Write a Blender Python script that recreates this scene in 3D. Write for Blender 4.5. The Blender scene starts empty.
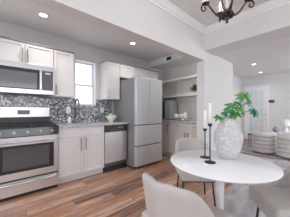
import bpy, bmesh, math, random
from mathutils import Vector, Matrix
PI = math.pi
random.seed(7)
SC = bpy.context.scene
COL = SC.collection

# ---------------------------------------------------------------- camera
CAM_H = 1.13
cam_d = bpy.data.cameras.new('camera')
cam = bpy.data.objects.new('camera', cam_d); COL.objects.link(cam)
cam_d.sensor_width = 36.0
cam_d.lens = 36.0 * 165.0 / 290.0
cam_d.shift_y = 2.5 / 290.0
cam_d.clip_start = 0.02
cam.location = (0, 0, CAM_H)
cam.rotation_euler = (PI / 2, 0, math.radians(48.4 - 90.0))
SC.camera = cam

# ---------------------------------------------------------------- exposure, world, lights
SC.view_settings.view_transform = 'Standard'
SC.view_settings.look = 'None'
SC.view_settings.exposure = -0.24
SC.view_settings.gamma = 1.0
SC.view_settings.use_curve_mapping = False
w = bpy.data.worlds.new('sky'); SC.world = w; w.use_nodes = True
bg = w.node_tree.nodes['Background']
bg.inputs['Color'].default_value = (0.86, 0.92, 1.0, 1)
bg.inputs['Strength'].default_value = 2.6

def area(name, loc, rot, sx, sy, power, col=(1, 1, 1)):
    l = bpy.data.lights.new(name, 'AREA'); l.shape = 'RECTANGLE'
    l.size = sx; l.size_y = sy; l.energy = power; l.color = col
    o = bpy.data.objects.new(name, l); COL.objects.link(o)
    o.location = loc; o.rotation_euler = rot
    return o
# daylight coming through the windows (dining wall behind, side wall, living room), plus an added kitchen fill
area('window_daylight_south', (0.5, -2.50, 1.55), (-PI / 2, 0, PI), 2.4, 1.4, 34, (0.97, 0.98, 1.0))
area('window_daylight_west', (-1.70, 0.4, 1.55), (PI / 2, 0, -PI / 2), 1.8, 1.4, 26, (0.97, 0.98, 1.0))
area('window_daylight_living', (5.7, -2.85, 1.5), (-PI / 2, 0, PI), 3.0, 1.6, 85, (0.97, 0.97, 1.0))
area('window_daylight_kitchen_west', (-1.72, 2.5, 1.55), (PI / 2, 0, -PI / 2), 0.8, 1.2, 16, (0.98, 0.98, 1.0))  # added fill lamp out of view, brightens the kitchen ceiling

# ---------------------------------------------------------------- materials
def mat(name, col, rough=0.5, metal=0.0, **k):
    m = bpy.data.materials.new(name); m.use_nodes = True
    b = m.node_tree.nodes['Principled BSDF']
    b.inputs['Base Color'].default_value = (*col, 1)
    b.inputs['Roughness'].default_value = rough
    b.inputs['Metallic'].default_value = metal
    for kk, v in k.items():
        b.inputs[kk.replace('_', ' ')].default_value = v
    return m
def N(m, t, **props):
    n = m.node_tree.nodes.new(t)
    for k, v in props.items(): setattr(n, k, v)
    return n
def L(m, a, b): m.node_tree.links.new(a, b)
def B(m): return m.node_tree.nodes['Principled BSDF']
def coords(m, scale=(1, 1, 1), kind='Object'):
    tc = N(m, 'ShaderNodeTexCoord'); mp = N(m, 'ShaderNodeMapping')
    mp.inputs['Scale'].default_value = scale
    L(m, tc.outputs[kind], mp.inputs['Vector'])
    return mp.outputs['Vector']
def ramp(m, fac, stops, interp='LINEAR'):
    r = N(m, 'ShaderNodeValToRGB'); r.color_ramp.interpolation = interp
    el = r.color_ramp.elements
    while len(el) < len(stops): el.new(0.5)
    for e, (p, c) in zip(el, stops): e.position = p; e.color = (*c, 1)
    L(m, fac, r.inputs['Fac']); return r.outputs['Color']
def noise(m, vec, scale, detail=3.0, rough=0.5):
    n = N(m, 'ShaderNodeTexNoise'); n.inputs['Scale'].default_value = scale
    n.inputs['Detail'].default_value = detail; n.inputs['Roughness'].default_value = rough
    L(m, vec, n.inputs['Vector']); return n.outputs['Fac']
def bump(m, h, strength=0.2, dist=0.01):
    b = N(m, 'ShaderNodeBump'); b.inputs['Strength'].default_value = strength
    b.inputs['Distance'].default_value = dist
    L(m, h, b.inputs['Height']); L(m, b.outputs['Normal'], B(m).inputs['Normal'])
def speckled(name, stops, scale, rough=0.5, detail=3, bmp=0.0, sc=(1, 1, 1), **k):
    m = mat(name, (0.5, 0.5, 0.5), rough, **k)
    f = noise(m, coords(m, sc), scale, detail)
    L(m, ramp(m, f, stops), B(m).inputs['Base Color'])
    if bmp: bump(m, f, bmp)
    return m

M = {}
M['wall'] = speckled('wall_paint', [(0.3, (0.715, 0.715, 0.72)), (0.7, (0.74, 0.74, 0.745))], 3, 0.75)
M['ceiling'] = speckled('ceiling_paint', [(0.3, (0.76, 0.76, 0.77)), (0.7, (0.79, 0.79, 0.80))], 2, 0.8)
M['trim'] = mat('white_trim', (0.85, 0.85, 0.87), 0.4)
M['cabinet'] = speckled('cabinet_paint', [(0.3, (0.70, 0.685, 0.69)), (0.7, (0.74, 0.725, 0.73))], 4, 0.4)
M['moulding_grey'] = mat('taupe_grey_moulding', (0.30, 0.28, 0.28), 0.5)  # shadow line along the cabinet tops, painted into the moulding colour
M['gap'] = mat('dark_reveal', (0.12, 0.12, 0.13), 0.7)
M['nook_wood'] = speckled('whitewashed_wood', [(0.3, (0.68, 0.63, 0.60)), (0.7, (0.78, 0.74, 0.71))], 6, 0.5, 4, sc=(1, 1, 0.15))
M['nook_wall'] = speckled('beige_panelling', [(0.3, (0.76, 0.73, 0.70)), (0.7, (0.82, 0.79, 0.77))], 5, 0.6, 3, sc=(1, 6, 0.3))
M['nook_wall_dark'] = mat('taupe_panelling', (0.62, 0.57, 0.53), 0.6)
M['steel'] = mat('brushed_steel', (0.62, 0.62, 0.64), 0.34, 0.85)
fs = noise(M['steel'], coords(M['steel'], (1, 1, 90)), 6, 2)
bump(M['steel'], fs, 0.05, 0.002)
M['steel_light'] = mat('satin_steel', (0.70, 0.69, 0.71), 0.3, 0.85)
M['fridge_side'] = mat('grey_enamel', (0.27, 0.275, 0.29), 0.45, 0.2)
M['fridge_front'] = mat('fridge_steel', (0.60, 0.61, 0.645), 0.42, 0.35)
M['nickel'] = mat('brushed_nickel', (0.42, 0.41, 0.40), 0.35, 0.9)
M['faucet_metal'] = mat('faucet_metal', (0.22, 0.22, 0.24), 0.25, 1.0)
M['knob_metal'] = mat('dark_knob_metal', (0.22, 0.22, 0.24), 0.3, 0.8)
M['chrome'] = mat('chrome', (0.82, 0.82, 0.84), 0.22, 1.0)
M['black'] = mat('black_enamel', (0.02, 0.02, 0.025), 0.3)
M['black_matte'] = mat('black_powder_coat', (0.02, 0.02, 0.022), 0.5)
M['black_glass'] = mat('black_glass', (0.035, 0.035, 0.04), 0.08)
M['oven_glass'] = mat('oven_glass', (0.085, 0.085, 0.09), 0.08)
M['charcoal'] = mat('charcoal_panel', (0.10, 0.10, 0.12), 0.3)
M['granite'] = speckled('speckled_granite', [(0.3, (0.24, 0.24, 0.25)), (0.5, (0.50, 0.50, 0.52)), (0.62, (0.70, 0.70, 0.72))], 70, 0.2, 2)
M['white_gloss'] = mat('white_lacquer', (0.86, 0.86, 0.88), 0.22)
M['ceramic'] = mat('white_ceramic', (0.80, 0.80, 0.80), 0.35)
M['plastic'] = mat('white_plastic', (0.85, 0.85, 0.85), 0.4)
M['candle'] = mat('candle_wax', (0.90, 0.90, 0.90), 0.5, Subsurface_Weight=0.1)
M['bronze'] = speckled('aged_bronze', [(0.35, (0.035, 0.028, 0.025)), (0.7, (0.13, 0.10, 0.085))], 30, 0.45, 3, metal=0.7)
M['fabric'] = speckled('oatmeal_fabric', [(0.35, (0.485, 0.455, 0.445)), (0.65, (0.515, 0.485, 0.475))], 90, 0.9, 2, 0.04)
M['boucle'] = speckled('boucle_fabric', [(0.35, (0.66, 0.63, 0.62)), (0.65, (0.78, 0.76, 0.75))], 40, 0.95, 3, 0.3)
M['vase'] = speckled('textured_stoneware', [(0.35, (0.52, 0.52, 0.54)), (0.55, (0.59, 0.59, 0.61)), (0.7, (0.72, 0.72, 0.74))], 45, 0.7, 4, 0.15)
M['green_bowl'] = mat('lime_fruit', (0.35, 0.62, 0.20), 0.35)
M['shrub'] = mat('dark_green_leaf', (0.06, 0.12, 0.05), 0.5)
M['pink'] = mat('pink_enamel', (0.65, 0.30, 0.28), 0.4)
M['door_glass'] = mat('frosted_door_glass', (0.68, 0.75, 0.77), 0.15)
M['screen'] = mat('grey_green_display', (0.12, 0.16, 0.15), 0.3)
M['slate'] = mat('blue_grey_enamel', (0.34, 0.35, 0.38), 0.35)

# leaf: mid vein lighter, green tone varying along the leaf
def leafmat(name, a, b):
    m = speckled(name, [(0.35, a), (0.65, b)], 14, 0.4, 2); return m
M['leaf'] = leafmat('fresh_leaf', (0.03, 0.17, 0.03), (0.10, 0.38, 0.06))
M['leaf_pale'] = leafmat('pale_leaf', (0.14, 0.36, 0.14), (0.30, 0.55, 0.24))
M['leaf_dark'] = leafmat('blue_green_leaf', (0.01, 0.13, 0.08), (0.04, 0.25, 0.14))

def emis(name, col, s):
    m = mat(name, col, 0.5)
    B(m).inputs['Emission Color'].default_value = (*col, 1)
    B(m).inputs['Emission Strength'].default_value = s
    return m
M['lens'] = emis('lit_lens', (1.0, 0.98, 0.95), 6.0)
M['bulb'] = emis('lit_bulb', (1.0, 0.9, 0.75), 6.0)

# window glass: mostly clear with a thin reflection
m = bpy.data.materials.new('window_glass'); m.use_nodes = True
nt = m.node_tree; nt.nodes.remove(nt.nodes['Principled BSDF'])
tr = N(m, 'ShaderNodeBsdfTransparent'); gl = N(m, 'ShaderNodeBsdfGlossy'); mx = N(m, 'ShaderNodeMixShader')
gl.inputs['Roughness'].default_value = 0.05; mx.inputs[0].default_value = 0.08
L(m, tr.outputs[0], mx.inputs[1]); L(m, gl.outputs[0], mx.inputs[2])
L(m, mx.outputs[0], nt.nodes['Material Output'].inputs['Surface'])
M['glass'] = m
m = bpy.data.materials.new('lamp_glass'); m.use_nodes = True
nt = m.node_tree; nt.nodes.remove(nt.nodes['Principled BSDF'])
tr = N(m, 'ShaderNodeBsdfTransparent'); gl = N(m, 'ShaderNodeBsdfGlossy'); mx = N(m, 'ShaderNodeMixShader')
tr.inputs[0].default_value = (0.97, 0.95, 0.92, 1)
gl.inputs['Roughness'].default_value = 0.1; mx.inputs[0].default_value = 0.3
L(m, tr.outputs[0], mx.inputs[1]); L(m, gl.outputs[0], mx.inputs[2])
L(m, mx.outputs[0], nt.nodes['Material Output'].inputs['Surface'])
M['lamp_glass'] = m

# mosaic backsplash
def mosaic():
    m = mat('glass_mosaic', (0.4, 0.4, 0.4), 0.2)
    v = coords(m, (1 / 0.024, 1, 1 / 0.020))
    fl = N(m, 'ShaderNodeVectorMath', operation='FLOOR'); L(m, v, fl.inputs[0])
    wn = N(m, 'ShaderNodeTexWhiteNoise', noise_dimensions='3D'); L(m, fl.outputs[0], wn.inputs['Vector'])
    c = ramp(m, wn.outputs['Value'], [(0.0, (0.045, 0.045, 0.06)), (0.2, (0.14, 0.14, 0.17)), (0.42, (0.30, 0.29, 0.32)),
                                      (0.62, (0.24, 0.26, 0.32)), (0.75, (0.55, 0.54, 0.57)), (0.9, (0.82, 0.82, 0.85))], 'CONSTANT')
    fr = N(m, 'ShaderNodeVectorMath', operation='FRACTION'); L(m, v, fr.inputs[0])
    sp = N(m, 'ShaderNodeSeparateXYZ'); L(m, fr.outputs[0], sp.inputs[0])
    gx = N(m, 'ShaderNodeMath', operation='LESS_THAN'); L(m, sp.outputs['X'], gx.inputs[0]); gx.inputs[1].default_value = 0.07
    gz = N(m, 'ShaderNodeMath', operation='LESS_THAN'); L(m, sp.outputs['Z'], gz.inputs[0]); gz.inputs[1].default_value = 0.12
    mxm = N(m, 'ShaderNodeMath', operation='MAXIMUM'); L(m, gx.outputs[0], mxm.inputs[0]); L(m, gz.outputs[0], mxm.inputs[1])
    mix = N(m, 'ShaderNodeMixRGB'); L(m, mxm.outputs[0], mix.inputs['Fac']); L(m, c, mix.inputs['Color1'])
    mix.inputs['Color2'].default_value = (0.35, 0.35, 0.37, 1)
    L(m, mix.outputs[0], B(m).inputs['Base Color'])
    return m
M['mosaic'] = mosaic()

# plank floor: boards run along X
def planks():
    m = mat('mixed_tone_planks', (0.4, 0.3, 0.2), 0.36, Specular_IOR_Level=0.25)
    tc = N(m, 'ShaderNodeTexCoord'); sp = N(m, 'ShaderNodeSeparateXYZ'); L(m, tc.outputs['Object'], sp.inputs[0])
    def mth(op, a, b=None):
        n = N(m, 'ShaderNodeMath', operation=op)
        for i, x in enumerate((a, b)):
            if x is None: continue
            if isinstance(x, (int, float)): n.inputs[i].default_value = x
            else: L(m, x, n.inputs[i])
        return n.outputs[0]
    row = mth('FLOOR', mth('DIVIDE', sp.outputs['Y'], 0.145))
    wr = N(m, 'ShaderNodeTexWhiteNoise', noise_dimensions='1D'); L(m, row, wr.inputs['W'])
    xs = mth('ADD', mth('DIVIDE', sp.outputs['X'], 1.15), mth('MULTIPLY', wr.outputs['Value'], 5.0))
    cb = N(m, 'ShaderNodeCombineXYZ'); L(m, mth('FLOOR', xs), cb.inputs[0]); L(m, row, cb.inputs[1])
    wn = N(m, 'ShaderNodeTexWhiteNoise', noise_dimensions='3D'); L(m, cb.outputs[0], wn.inputs['Vector'])
    mp = N(m, 'ShaderNodeMapping'); mp.inputs['Scale'].default_value = (0.9, 11, 1); L(m, tc.outputs['Object'], mp.inputs['Vector'])
    ad = N(m, 'ShaderNodeVectorMath', operation='ADD'); L(m, mp.outputs[0], ad.inputs[0]); L(m, cb.outputs[0], ad.inputs[1])
    g = noise(m, ad.outputs[0], 2.2, 4, 0.6)
    f = mth('ADD', mth('MULTIPLY', wn.outputs['Value'], 0.55), mth('SUBTRACT', mth('MULTIPLY', g, 1.5), 0.48))
    c = ramp(m, f, [(0.18, (0.11, 0.08, 0.08)), (0.36, (0.28, 0.15, 0.10)), (0.5, (0.48, 0.23, 0.12)),
                    (0.60, (0.25, 0.18, 0.18)), (0.74, (0.62, 0.35, 0.20)), (0.9, (0.46, 0.37, 0.36))])
    fy = mth('FRACT', mth('DIVIDE', sp.outputs['Y'], 0.145)); fx = mth('FRACT', xs)
    line = mth('MAXIMUM', mth('LESS_THAN', fy, 0.025), mth('LESS_THAN', fx, 0.004))
    mix = N(m, 'ShaderNodeMixRGB'); L(m, line, mix.inputs['Fac']); L(m, c, mix.inputs['Color1'])
    mix.inputs['Color2'].default_value = (0.10, 0.07, 0.06, 1)
    L(m, mix.outputs[0], B(m).inputs['Base Color'])
    return m
M['floor'] = planks()
M['rug'] = speckled('distressed_rug', [(0.3, (0.34, 0.33, 0.35)), (0.5, (0.48, 0.46, 0.48)), (0.68, (0.62, 0.60, 0.62))], 5, 0.95, 6, 0.2, sc=(0.6, 1.6, 1))
M['rug_living'] = speckled('grey_rug', [(0.3, (0.33, 0.32, 0.36)), (0.7, (0.46, 0.45, 0.49))], 9, 0.95, 4)
M['rug_border'] = mat('pale_rug_border', (0.68, 0.67, 0.70), 0.95)

# ---------------------------------------------------------------- mesh helpers
def new(): return bmesh.new()
def bx(bm, x0, x1, y0, y1, z0, z1, bev=0.0, seg=2):
    r = bmesh.ops.create_cube(bm, size=1.0)
    vs = r['verts']
    for v in vs:
        v.co = Vector(((x0 + x1) / 2 + v.co.x * (x1 - x0), (y0 + y1) / 2 + v.co.y * (y1 - y0), (z0 + z1) / 2 + v.co.z * (z1 - z0)))
    if bev:
        es = list({e for v in vs for e in v.link_edges})
        bmesh.ops.bevel(bm, geom=es, offset=bev, segments=seg, affect='EDGES', profile=0.5)
    return bm
def cyl(bm, p, q, r, r2=None, n=16):
    p, q = Vector(p), Vector(q); r2 = r if r2 is None else r2
    d = (q - p); rot = d.to_track_quat('Z', 'Y').to_matrix().to_4x4()
    bmesh.ops.create_cone(bm, cap_ends=True, segments=n, radius1=r, radius2=r2, depth=d.length,
                          matrix=Matrix.Translation((p + q) / 2) @ rot)
    return bm
def lathe(bm, prof, n=32, c=(0, 0), caps=True):
    rings = []
    for r, z in prof:
        rings.append([bm.verts.new((c[0] + r * math.cos(2 * PI * i / n), c[1] + r * math.sin(2 * PI * i / n), z)) for i in range(n)])
    for a, b in zip(rings, rings[1:]):
        for i in range(n):
            bm.faces.new((a[i], a[(i + 1) % n], b[(i + 1) % n], b[i]))
    if caps:
        bm.faces.new(rings[0][::-1]); bm.faces.new(rings[-1])
    return bm
def tube(bm, pts, r, n=8):
    pts = [Vector(p) for p in pts]; rings = []
    rr = r if isinstance(r, (list, tuple)) else [r] * len(pts)
    up = None
    for i, p in enumerate(pts):
        t = (pts[min(i + 1, len(pts) - 1)] - pts[max(i - 1, 0)]).normalized()
        if up is None:
            up = Vector((0, 0, 1)) if abs(t.z) < 0.9 else Vector((1, 0, 0))
        a = t.cross(up).normalized(); b = a.cross(t).normalized(); up = b
        rings.append([bm.verts.new(p + (a * math.cos(2 * PI * k / n) + b * math.sin(2 * PI * k / n)) * rr[i]) for k in range(n)])
    for a, b in zip(rings, rings[1:]):
        for k in range(n):
            bm.faces.new((a[k], a[(k + 1) % n], b[(k + 1) % n], b[k]))
    bm.faces.new(rings[0][::-1]); bm.faces.new(rings[-1])
    return bm
def shaker(bm, x0, x1, yf, z0, z1, rail=0.055, th=0.02, rec=0.012):
    """a framed door or drawer front whose face lies at y = yf and looks to -y"""
    r = bmesh.ops.create_cube(bm, size=1.0); vs = r['verts']
    for v in vs:
        v.co = Vector(((x0 + x1) / 2 + v.co.x * (x1 - x0), yf + th / 2 + v.co.y * th, (z0 + z1) / 2 + v.co.z * (z1 - z0)))
    f = [f for f in {f for v in vs for f in v.link_faces} if f.calc_center_median().y < yf + th * 0.1][0]
    rail = min(rail, (z1 - z0) * 0.3, (x1 - x0) * 0.3)
    bmesh.ops.inset_region(bm, faces=[f], thickness=rail, depth=0)
    bmesh.ops.inset_region(bm, faces=[f], thickness=0.006, depth=-rec)
    return bm
def obj(name, bm, m, parent=None, smooth=False):
    bmesh.ops.recalc_face_normals(bm, faces=bm.faces)
    me = bpy.data.meshes.new(name); bm.to_mesh(me); bm.free()
    if smooth:
        for p in me.polygons: p.use_smooth = True
    me.materials.append(M[m] if isinstance(m, str) else m)
    o = bpy.data.objects.new(name, me); COL.objects.link(o)
    if parent: o.parent = parent
    return o
def thing(name, label, cat, loc=(0, 0, 0), rz=0.0, group=None):
    o = bpy.data.objects.new(name, None); COL.objects.link(o)
    o.empty_display_size = 0.1
    o.location = loc; o.rotation_euler = (0, 0, rz)
    return tag(o, label, cat, group)
def tag(o, label, cat, group=None):
    o['label'] = label; o['category'] = cat
    if group: o['group'] = group
    return o
def struct(name, bm, m):
    o = obj(name, bm, m); o['kind'] = 'structure'; return o
def dup(root, loc=None, rz=None, label=None, group=None):
    def cp(o, parent):
        c = o.copy(); COL.objects.link(c); c.parent = parent
        for ch in list(o.children): cp(ch, c)
        return c
    r = cp(root, None)
    if loc is not None: r.location = loc
    if rz is not None: r.rotation_euler = (0, 0, rz)
    if label: r['label'] = label
    if group: r['group'] = group
    return r
def bar_handle(parent, x, yf, z0, z1, m='nickel', r=0.0085):
    """upright bar pull on a face at y = yf"""
    bm = new(); cyl(bm, (x, yf - 0.028, z0), (x, yf - 0.028, z1), r, n=10)
    for z in (z0 + 0.02, z1 - 0.02): cyl(bm, (x, yf, z), (x, yf - 0.028, z), r * 0.8, n=8)
    return obj('handle', bm, m, parent)
def bar_handle_h(parent, x0, x1, yf, z, m='nickel', r=0.006, off=0.028):
    bm = new(); cyl(bm, (x0, yf - off, z), (x1, yf - off, z), r, n=12)
    for x in (x0 + 0.03, x1 - 0.03): cyl(bm, (x, yf, z), (x, yf - off, z), r * 0.8, n=8)
    return obj('handle', bm, m, parent)

# ================================================================ THE ROOM
CE = 2.50                                   # ceiling
YW = 3.33                                   # kitchen wall
HX0, HX1 = -1.8, 7.6
bm = new(); bx(bm, -1.9, 7.7, -3.1, 3.5, -0.1, 0.0); struct('floor', bm, 'floor')
bm = new(); bx(bm, -1.9, 7.7, -3.1, 3.5, CE, CE + 0.1); struct('ceiling', bm, 'ceiling')
# kitchen wall with its window opening
WX0, WX1, WZ0, WZ1 = 1.12, 1.555, 1.245, 2.155
bm = new()
bx(bm, -1.9, WX0, YW, YW + 0.16, 0, CE); bx(bm, WX1, 3.83, YW, YW + 0.16, 0, CE)
bx(bm, WX0, WX1, YW, YW + 0.16, 0, WZ0); bx(bm, WX0, WX1, YW, YW + 0.16, WZ1, CE)
struct('wall_kitchen', bm, 'wall')
bm = new(); bx(bm, 3.70, 3.83, 1.56, YW, 0, CE); struct('wall_nook', bm, 'nook_wall')
bm = new(); bx(bm, 2.60, 3.83, 1.42, 1.56, 0, CE); struct('wall_pillar', bm, 'wall')
# west wall
bm = new()
bx(bm, -1.95, -1.8, -2.75, YW, 0, 0.85); bx(bm, -1.95, -1.8, -2.75, YW, 2.25, CE)
bx(bm, -1.95, -1.8, -2.75, -0.5, 0.85, 2.25); bx(bm, -1.95, -1.8, 1.3, 2.1, 0.85, 2.25); bx(bm, -1.95, -1.8, 2.9, YW, 0.85, 2.25)
struct('wall_west', bm, 'wall')
# south wall of the dining room
bm = new()
bx(bm, -1.8, 2.60, -2.75, -2.6, 0, 0.85); bx(bm, -1.8, 2.60, -2.75, -2.6, 2.25, CE)
bx(bm, -1.8, -0.7, -2.75, -2.6, 0.85, 2.25); bx(bm, 1.7, 2.60, -2.75, -2.6, 0.85, 2.25)
bx(bm, 2.60, 3.83, -2.75, -2.6, 0, CE)
struct('wall_south', bm, 'wall')
# living room walls
bm = new(); bx(bm, 7.6, 7.75, -3.0, 2.5, 0, CE); struct('wall_east', bm, 'wall')
bm = new(); bx(bm, 3.83, 7.75, 2.5, 2.65, 0, CE); struct('wall_north', bm, 'wall')
bm = new()
bx(bm, 3.83, 7.75, -3.15, -3.0, 0, 0.7); bx(bm, 3.83, 7.75, -3.15, -3.0, 2.3, CE)
bx(bm, 3.83, 4.2, -3.15, -3.0, 0.7, 2.3); bx(bm, 7.2, 7.75, -3.15, -3.0, 0.7, 2.3)
struct('wall_living_south', bm, 'wall')
# header between dining room and kitchen, beam and lowered ceiling towards the living room
bm = new(); bx(bm, -1.8, 2.60, 1.42, 1.56, 1.985, CE); struct('trim_1', bm, 'wall')
bm = new(); bx(bm, 2.60, 2.99, -2.6, 1.42, 2.15, CE); struct('trim_2', bm, 'wall')
bm = new(); bx(bm, 2.99, 3.83, -2.6, 1.42, 2.165, CE); struct('trim_3', bm, 'ceiling')
bm = new(); bx(bm, 3.14, 3.70, 1.56, YW, 2.345, CE); struct('trim_10', bm, 'ceiling')
# crown moulding: stepped profile
def crown(name, axis, a0, a1, face, sgn):
    prof = [(0, 0), (0.075, 0), (0.075, 0.012), (0.060, 0.022), (0.040, 0.050), (0.020, 0.066), (0.012, 0.085), (0, 0.085)]
    bm = new(); ends = []
    for a in (a0, a1):
        ring = []
        for d, h in prof:
            aa = a
            if a == a1: aa = a1 - d            # mitre
            p = (aa, face + sgn * d, CE - h) if axis == 'x' else (face + sgn * d, (a0 + d if a == a0 else a1), CE - h)
            if axis == 'y' : p = (face + sgn * d, (a - d if a == a1 else a), CE - h)
            ring.append(bm.verts.new(p))
        ends.append(ring)
    n = len(prof)
    for i in range(n): bm.faces.new((ends[0][i], ends[0][(i + 1) % n], ends[1][(i + 1) % n], ends[1][i]))
    bm.faces.new(ends[0][::-1]); bm.faces.new(ends[1])
    return struct(name, bm, 'trim')
crown('trim_4', 'x', -1.8, 2.60, 1.42, -1)
crown('trim_5', 'y', -2.6, 1.42, 2.60, -1)
# baseboards
bm = new(); bx(bm, 2.585, 2.60, 1.405, 1.56, 0, 0.12); bx(bm, 2.60, 3.83, 1.405, 1.42, 0, 0.12); struct('baseboard_pillar', bm, 'trim')
bm = new(); bx(bm, 7.585, 7.6, -3.0, 1.6, 0, 0.14); struct('baseboard_east', bm, 'trim')

# kitchen window, single hung, with white casing
def window_kitchen():
    f = new()
    # reveal lining
    bx(f, WX0, WX0 + 0.01, YW - .002, YW + 0.159, WZ0, WZ1); bx(f, WX1 - 0.01, WX1, YW, YW + 0.159, WZ0, WZ1)
    bx(f, WX0, WX1, YW, YW + 0.159, WZ0, WZ0 + 0.01); bx(f, WX0, WX1, YW, YW + 0.159, WZ1 - 0.01, WZ1)
    w = struct('window_1', f, 'trim')
    zm = 1.665
    for (z0, z1, y) in ((WZ0 + 0.01, zm + 0.015, YW + 0.095), (zm - 0.015, WZ1 - 0.01, YW + 0.13)):
        s = new()
        t = 0.035
        bx(s, WX0 + .01, WX0 + .01 + t, y - .015, y + .015, z0, z1); bx(s, WX1 - .01 - t, WX1 - .01, y - .015, y + .015, z0, z1)
        bx(s, WX0 + .01 + t, WX1 - .01 - t, y - .015, y + .015, z0, z0 + t); bx(s, WX0 + .01 + t, WX1 - .01 - t, y - .015, y + .015, z1 - t, z1)
        so = obj('sash', s, 'trim', w)
        g = new(); bx(g, WX0 + .03, WX1 - .03, y - .002, y + .002, z0 + .02, z1 - .02); obj('pane', g, 'glass', so)
window_kitchen()
def window_plain(n, axis, a0, a1, z0, z1, d0, d1, mull):
    f = new(); t = 0.05
    def b(u0, u1, zz0, zz1):
        if axis == 'x': bx(f, u0, u1, d0, d1, zz0, zz1)
        else: bx(f, d0, d1, u0, u1, zz0, zz1)
    b(a0, a0 + t, z0, z1); b(a1 - t, a1, z0, z1); b(a0 + t, a1 - t, z0, z0 + t); b(a0 + t, a1 - t, z1 - t, z1)
    for k in range(1, mull):
        u = a0 + (a1 - a0) * k / mull; b(u - .025, u + .025, z0 + t, z1 - t)
    return struct('window_%d' % n, f, 'trim')
window_plain(2, 'x', -0.7, 1.7, 0.85, 2.25, -2.72, -2.64, 3)
window_plain(3, 'y', -0.5, 1.3, 0.85, 2.25, -1.92, -1.84, 2)
window_plain(5, 'y', 2.1, 2.9, 0.85, 2.25, -1.92, -1.84, 1)  # unseen window, added as an opening for the kitchen fill lamp
window_plain(4, 'x', 4.2, 7.2, 0.7, 2.3, -3.12, -3.04, 3)

# mosaic backsplash
bm = new()
bx(bm, -1.0, 0.671, YW - 0.010, YW, 0.905, 1.43); bx(bm, 0.671, WX0, YW - 0.010, YW, 0.905, 1.37)
bx(bm, WX0, WX1, YW - 0.010, YW, 0.905, WZ0); bx(bm, WX1, 1.94, YW - 0.010, YW, 0.905, 1.37)
struct('trim_6', bm, 'mosaic')

# ================================================================ KITCHEN
YB = 2.73      # base cabinet face
YU = 3.00      # wall cabinet face
HB = YW - 0.001
def wall_cab(label, x0, x1, z0, z1, doors, handles, yf=YU, mt='cabinet', crown_on=True):
    """doors: x spans; handles: (door index, x, z0, z1)"""
    t = thing('wall_cabinet', label, 'cabinet', (x0, yf, z0))
    ox = x0
    bm = new(); bx(bm, 0, x1 - x0, 0.022, HB - yf, 0, z1 - z0); obj('body', bm, mt, t)
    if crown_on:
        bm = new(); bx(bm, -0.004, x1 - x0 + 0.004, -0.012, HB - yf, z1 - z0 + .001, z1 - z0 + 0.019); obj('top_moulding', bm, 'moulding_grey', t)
    ds = []
    for (a, b) in doors:
        bm = new(); shaker(bm, a - ox + .003, b - ox - .003, 0, 0.004, z1 - z0 - 0.004); ds.append(obj('door', bm, mt, t))
    for i, x, za, zb in handles: bar_handle(ds[i], x - ox, 0, za - z0, zb - z0)
    return t
ZT = 2.14
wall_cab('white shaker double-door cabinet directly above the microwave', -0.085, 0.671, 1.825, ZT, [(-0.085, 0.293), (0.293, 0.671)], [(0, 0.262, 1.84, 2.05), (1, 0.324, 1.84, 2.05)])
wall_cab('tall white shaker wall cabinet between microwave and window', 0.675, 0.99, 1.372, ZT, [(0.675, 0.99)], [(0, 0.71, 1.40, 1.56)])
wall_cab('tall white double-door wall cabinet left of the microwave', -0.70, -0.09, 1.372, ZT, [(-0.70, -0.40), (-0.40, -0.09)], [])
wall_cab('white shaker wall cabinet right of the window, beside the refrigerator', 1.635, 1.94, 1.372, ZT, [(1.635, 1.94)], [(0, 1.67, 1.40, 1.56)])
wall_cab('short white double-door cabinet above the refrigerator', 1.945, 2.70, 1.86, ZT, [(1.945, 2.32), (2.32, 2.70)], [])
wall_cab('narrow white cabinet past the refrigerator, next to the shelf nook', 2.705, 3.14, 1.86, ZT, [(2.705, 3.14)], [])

def base_cab(label, x0, x1, front, kind, mt='cabinet', toe=True, loc=None, rz=0, depth=0.597):
    loc = loc or (x0, front, 0); ww = x1 - x0
    t = thing('base_cabinet', label, 'cabinet', loc, rz)
    bm = new()
    if kind == 2:      # open above for the sink
        bx(bm, 0, ww, 0.022, depth, 0.10, 0.69)
        bx(bm, 0, ww, 0.022, 0.08, 0.69, 0.868); bx(bm, 0, ww, 0.50, depth, 0.69, 0.868)
        bx(bm, 0, .10, 0.08, 0.50, 0.69, 0.868); bx(bm, ww - .08, ww, 0.08, 0.50, 0.69, 0.868)
    else: bx(bm, 0, ww, 0.022, depth, 0.10, 0.868)
    obj('body', bm, mt, t)
    bm = new(); bx(bm, 0, ww, 0.06, depth, 0.0, 0.10); obj('toe_kick', bm, mt, t)
    return t
t = base_cab('white shaker sink cabinet with two doors under the window counter', 0.675, 1.437, YB, 2)
W = 1.437 - 0.675
bm = new(); shaker(bm, 0.004, W - 0.004, 0, 0.715, 0.862, rail=0.035); obj('false_drawer_front', bm, 'cabinet', t)
for a, b, hx in ((0.004, W / 2 - .002, W / 2 - 0.045), (W / 2 + .002, W - 0.004, W / 2 + 0.035)):
    bm = new(); shaker(bm, a, b, 0, 0.105, 0.705); d = obj('door', bm, 'cabinet', t)
    bar_handle(d, hx, 0, 0.49, 0.69)
t = base_cab('white base cabinet left of the range', -0.70, -0.10, YB, 1)
bm = new(); shaker(bm, 0.004, 0.596, 0, 0.105, 0.862); obj('door', bm, 'cabinet', t)

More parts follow.
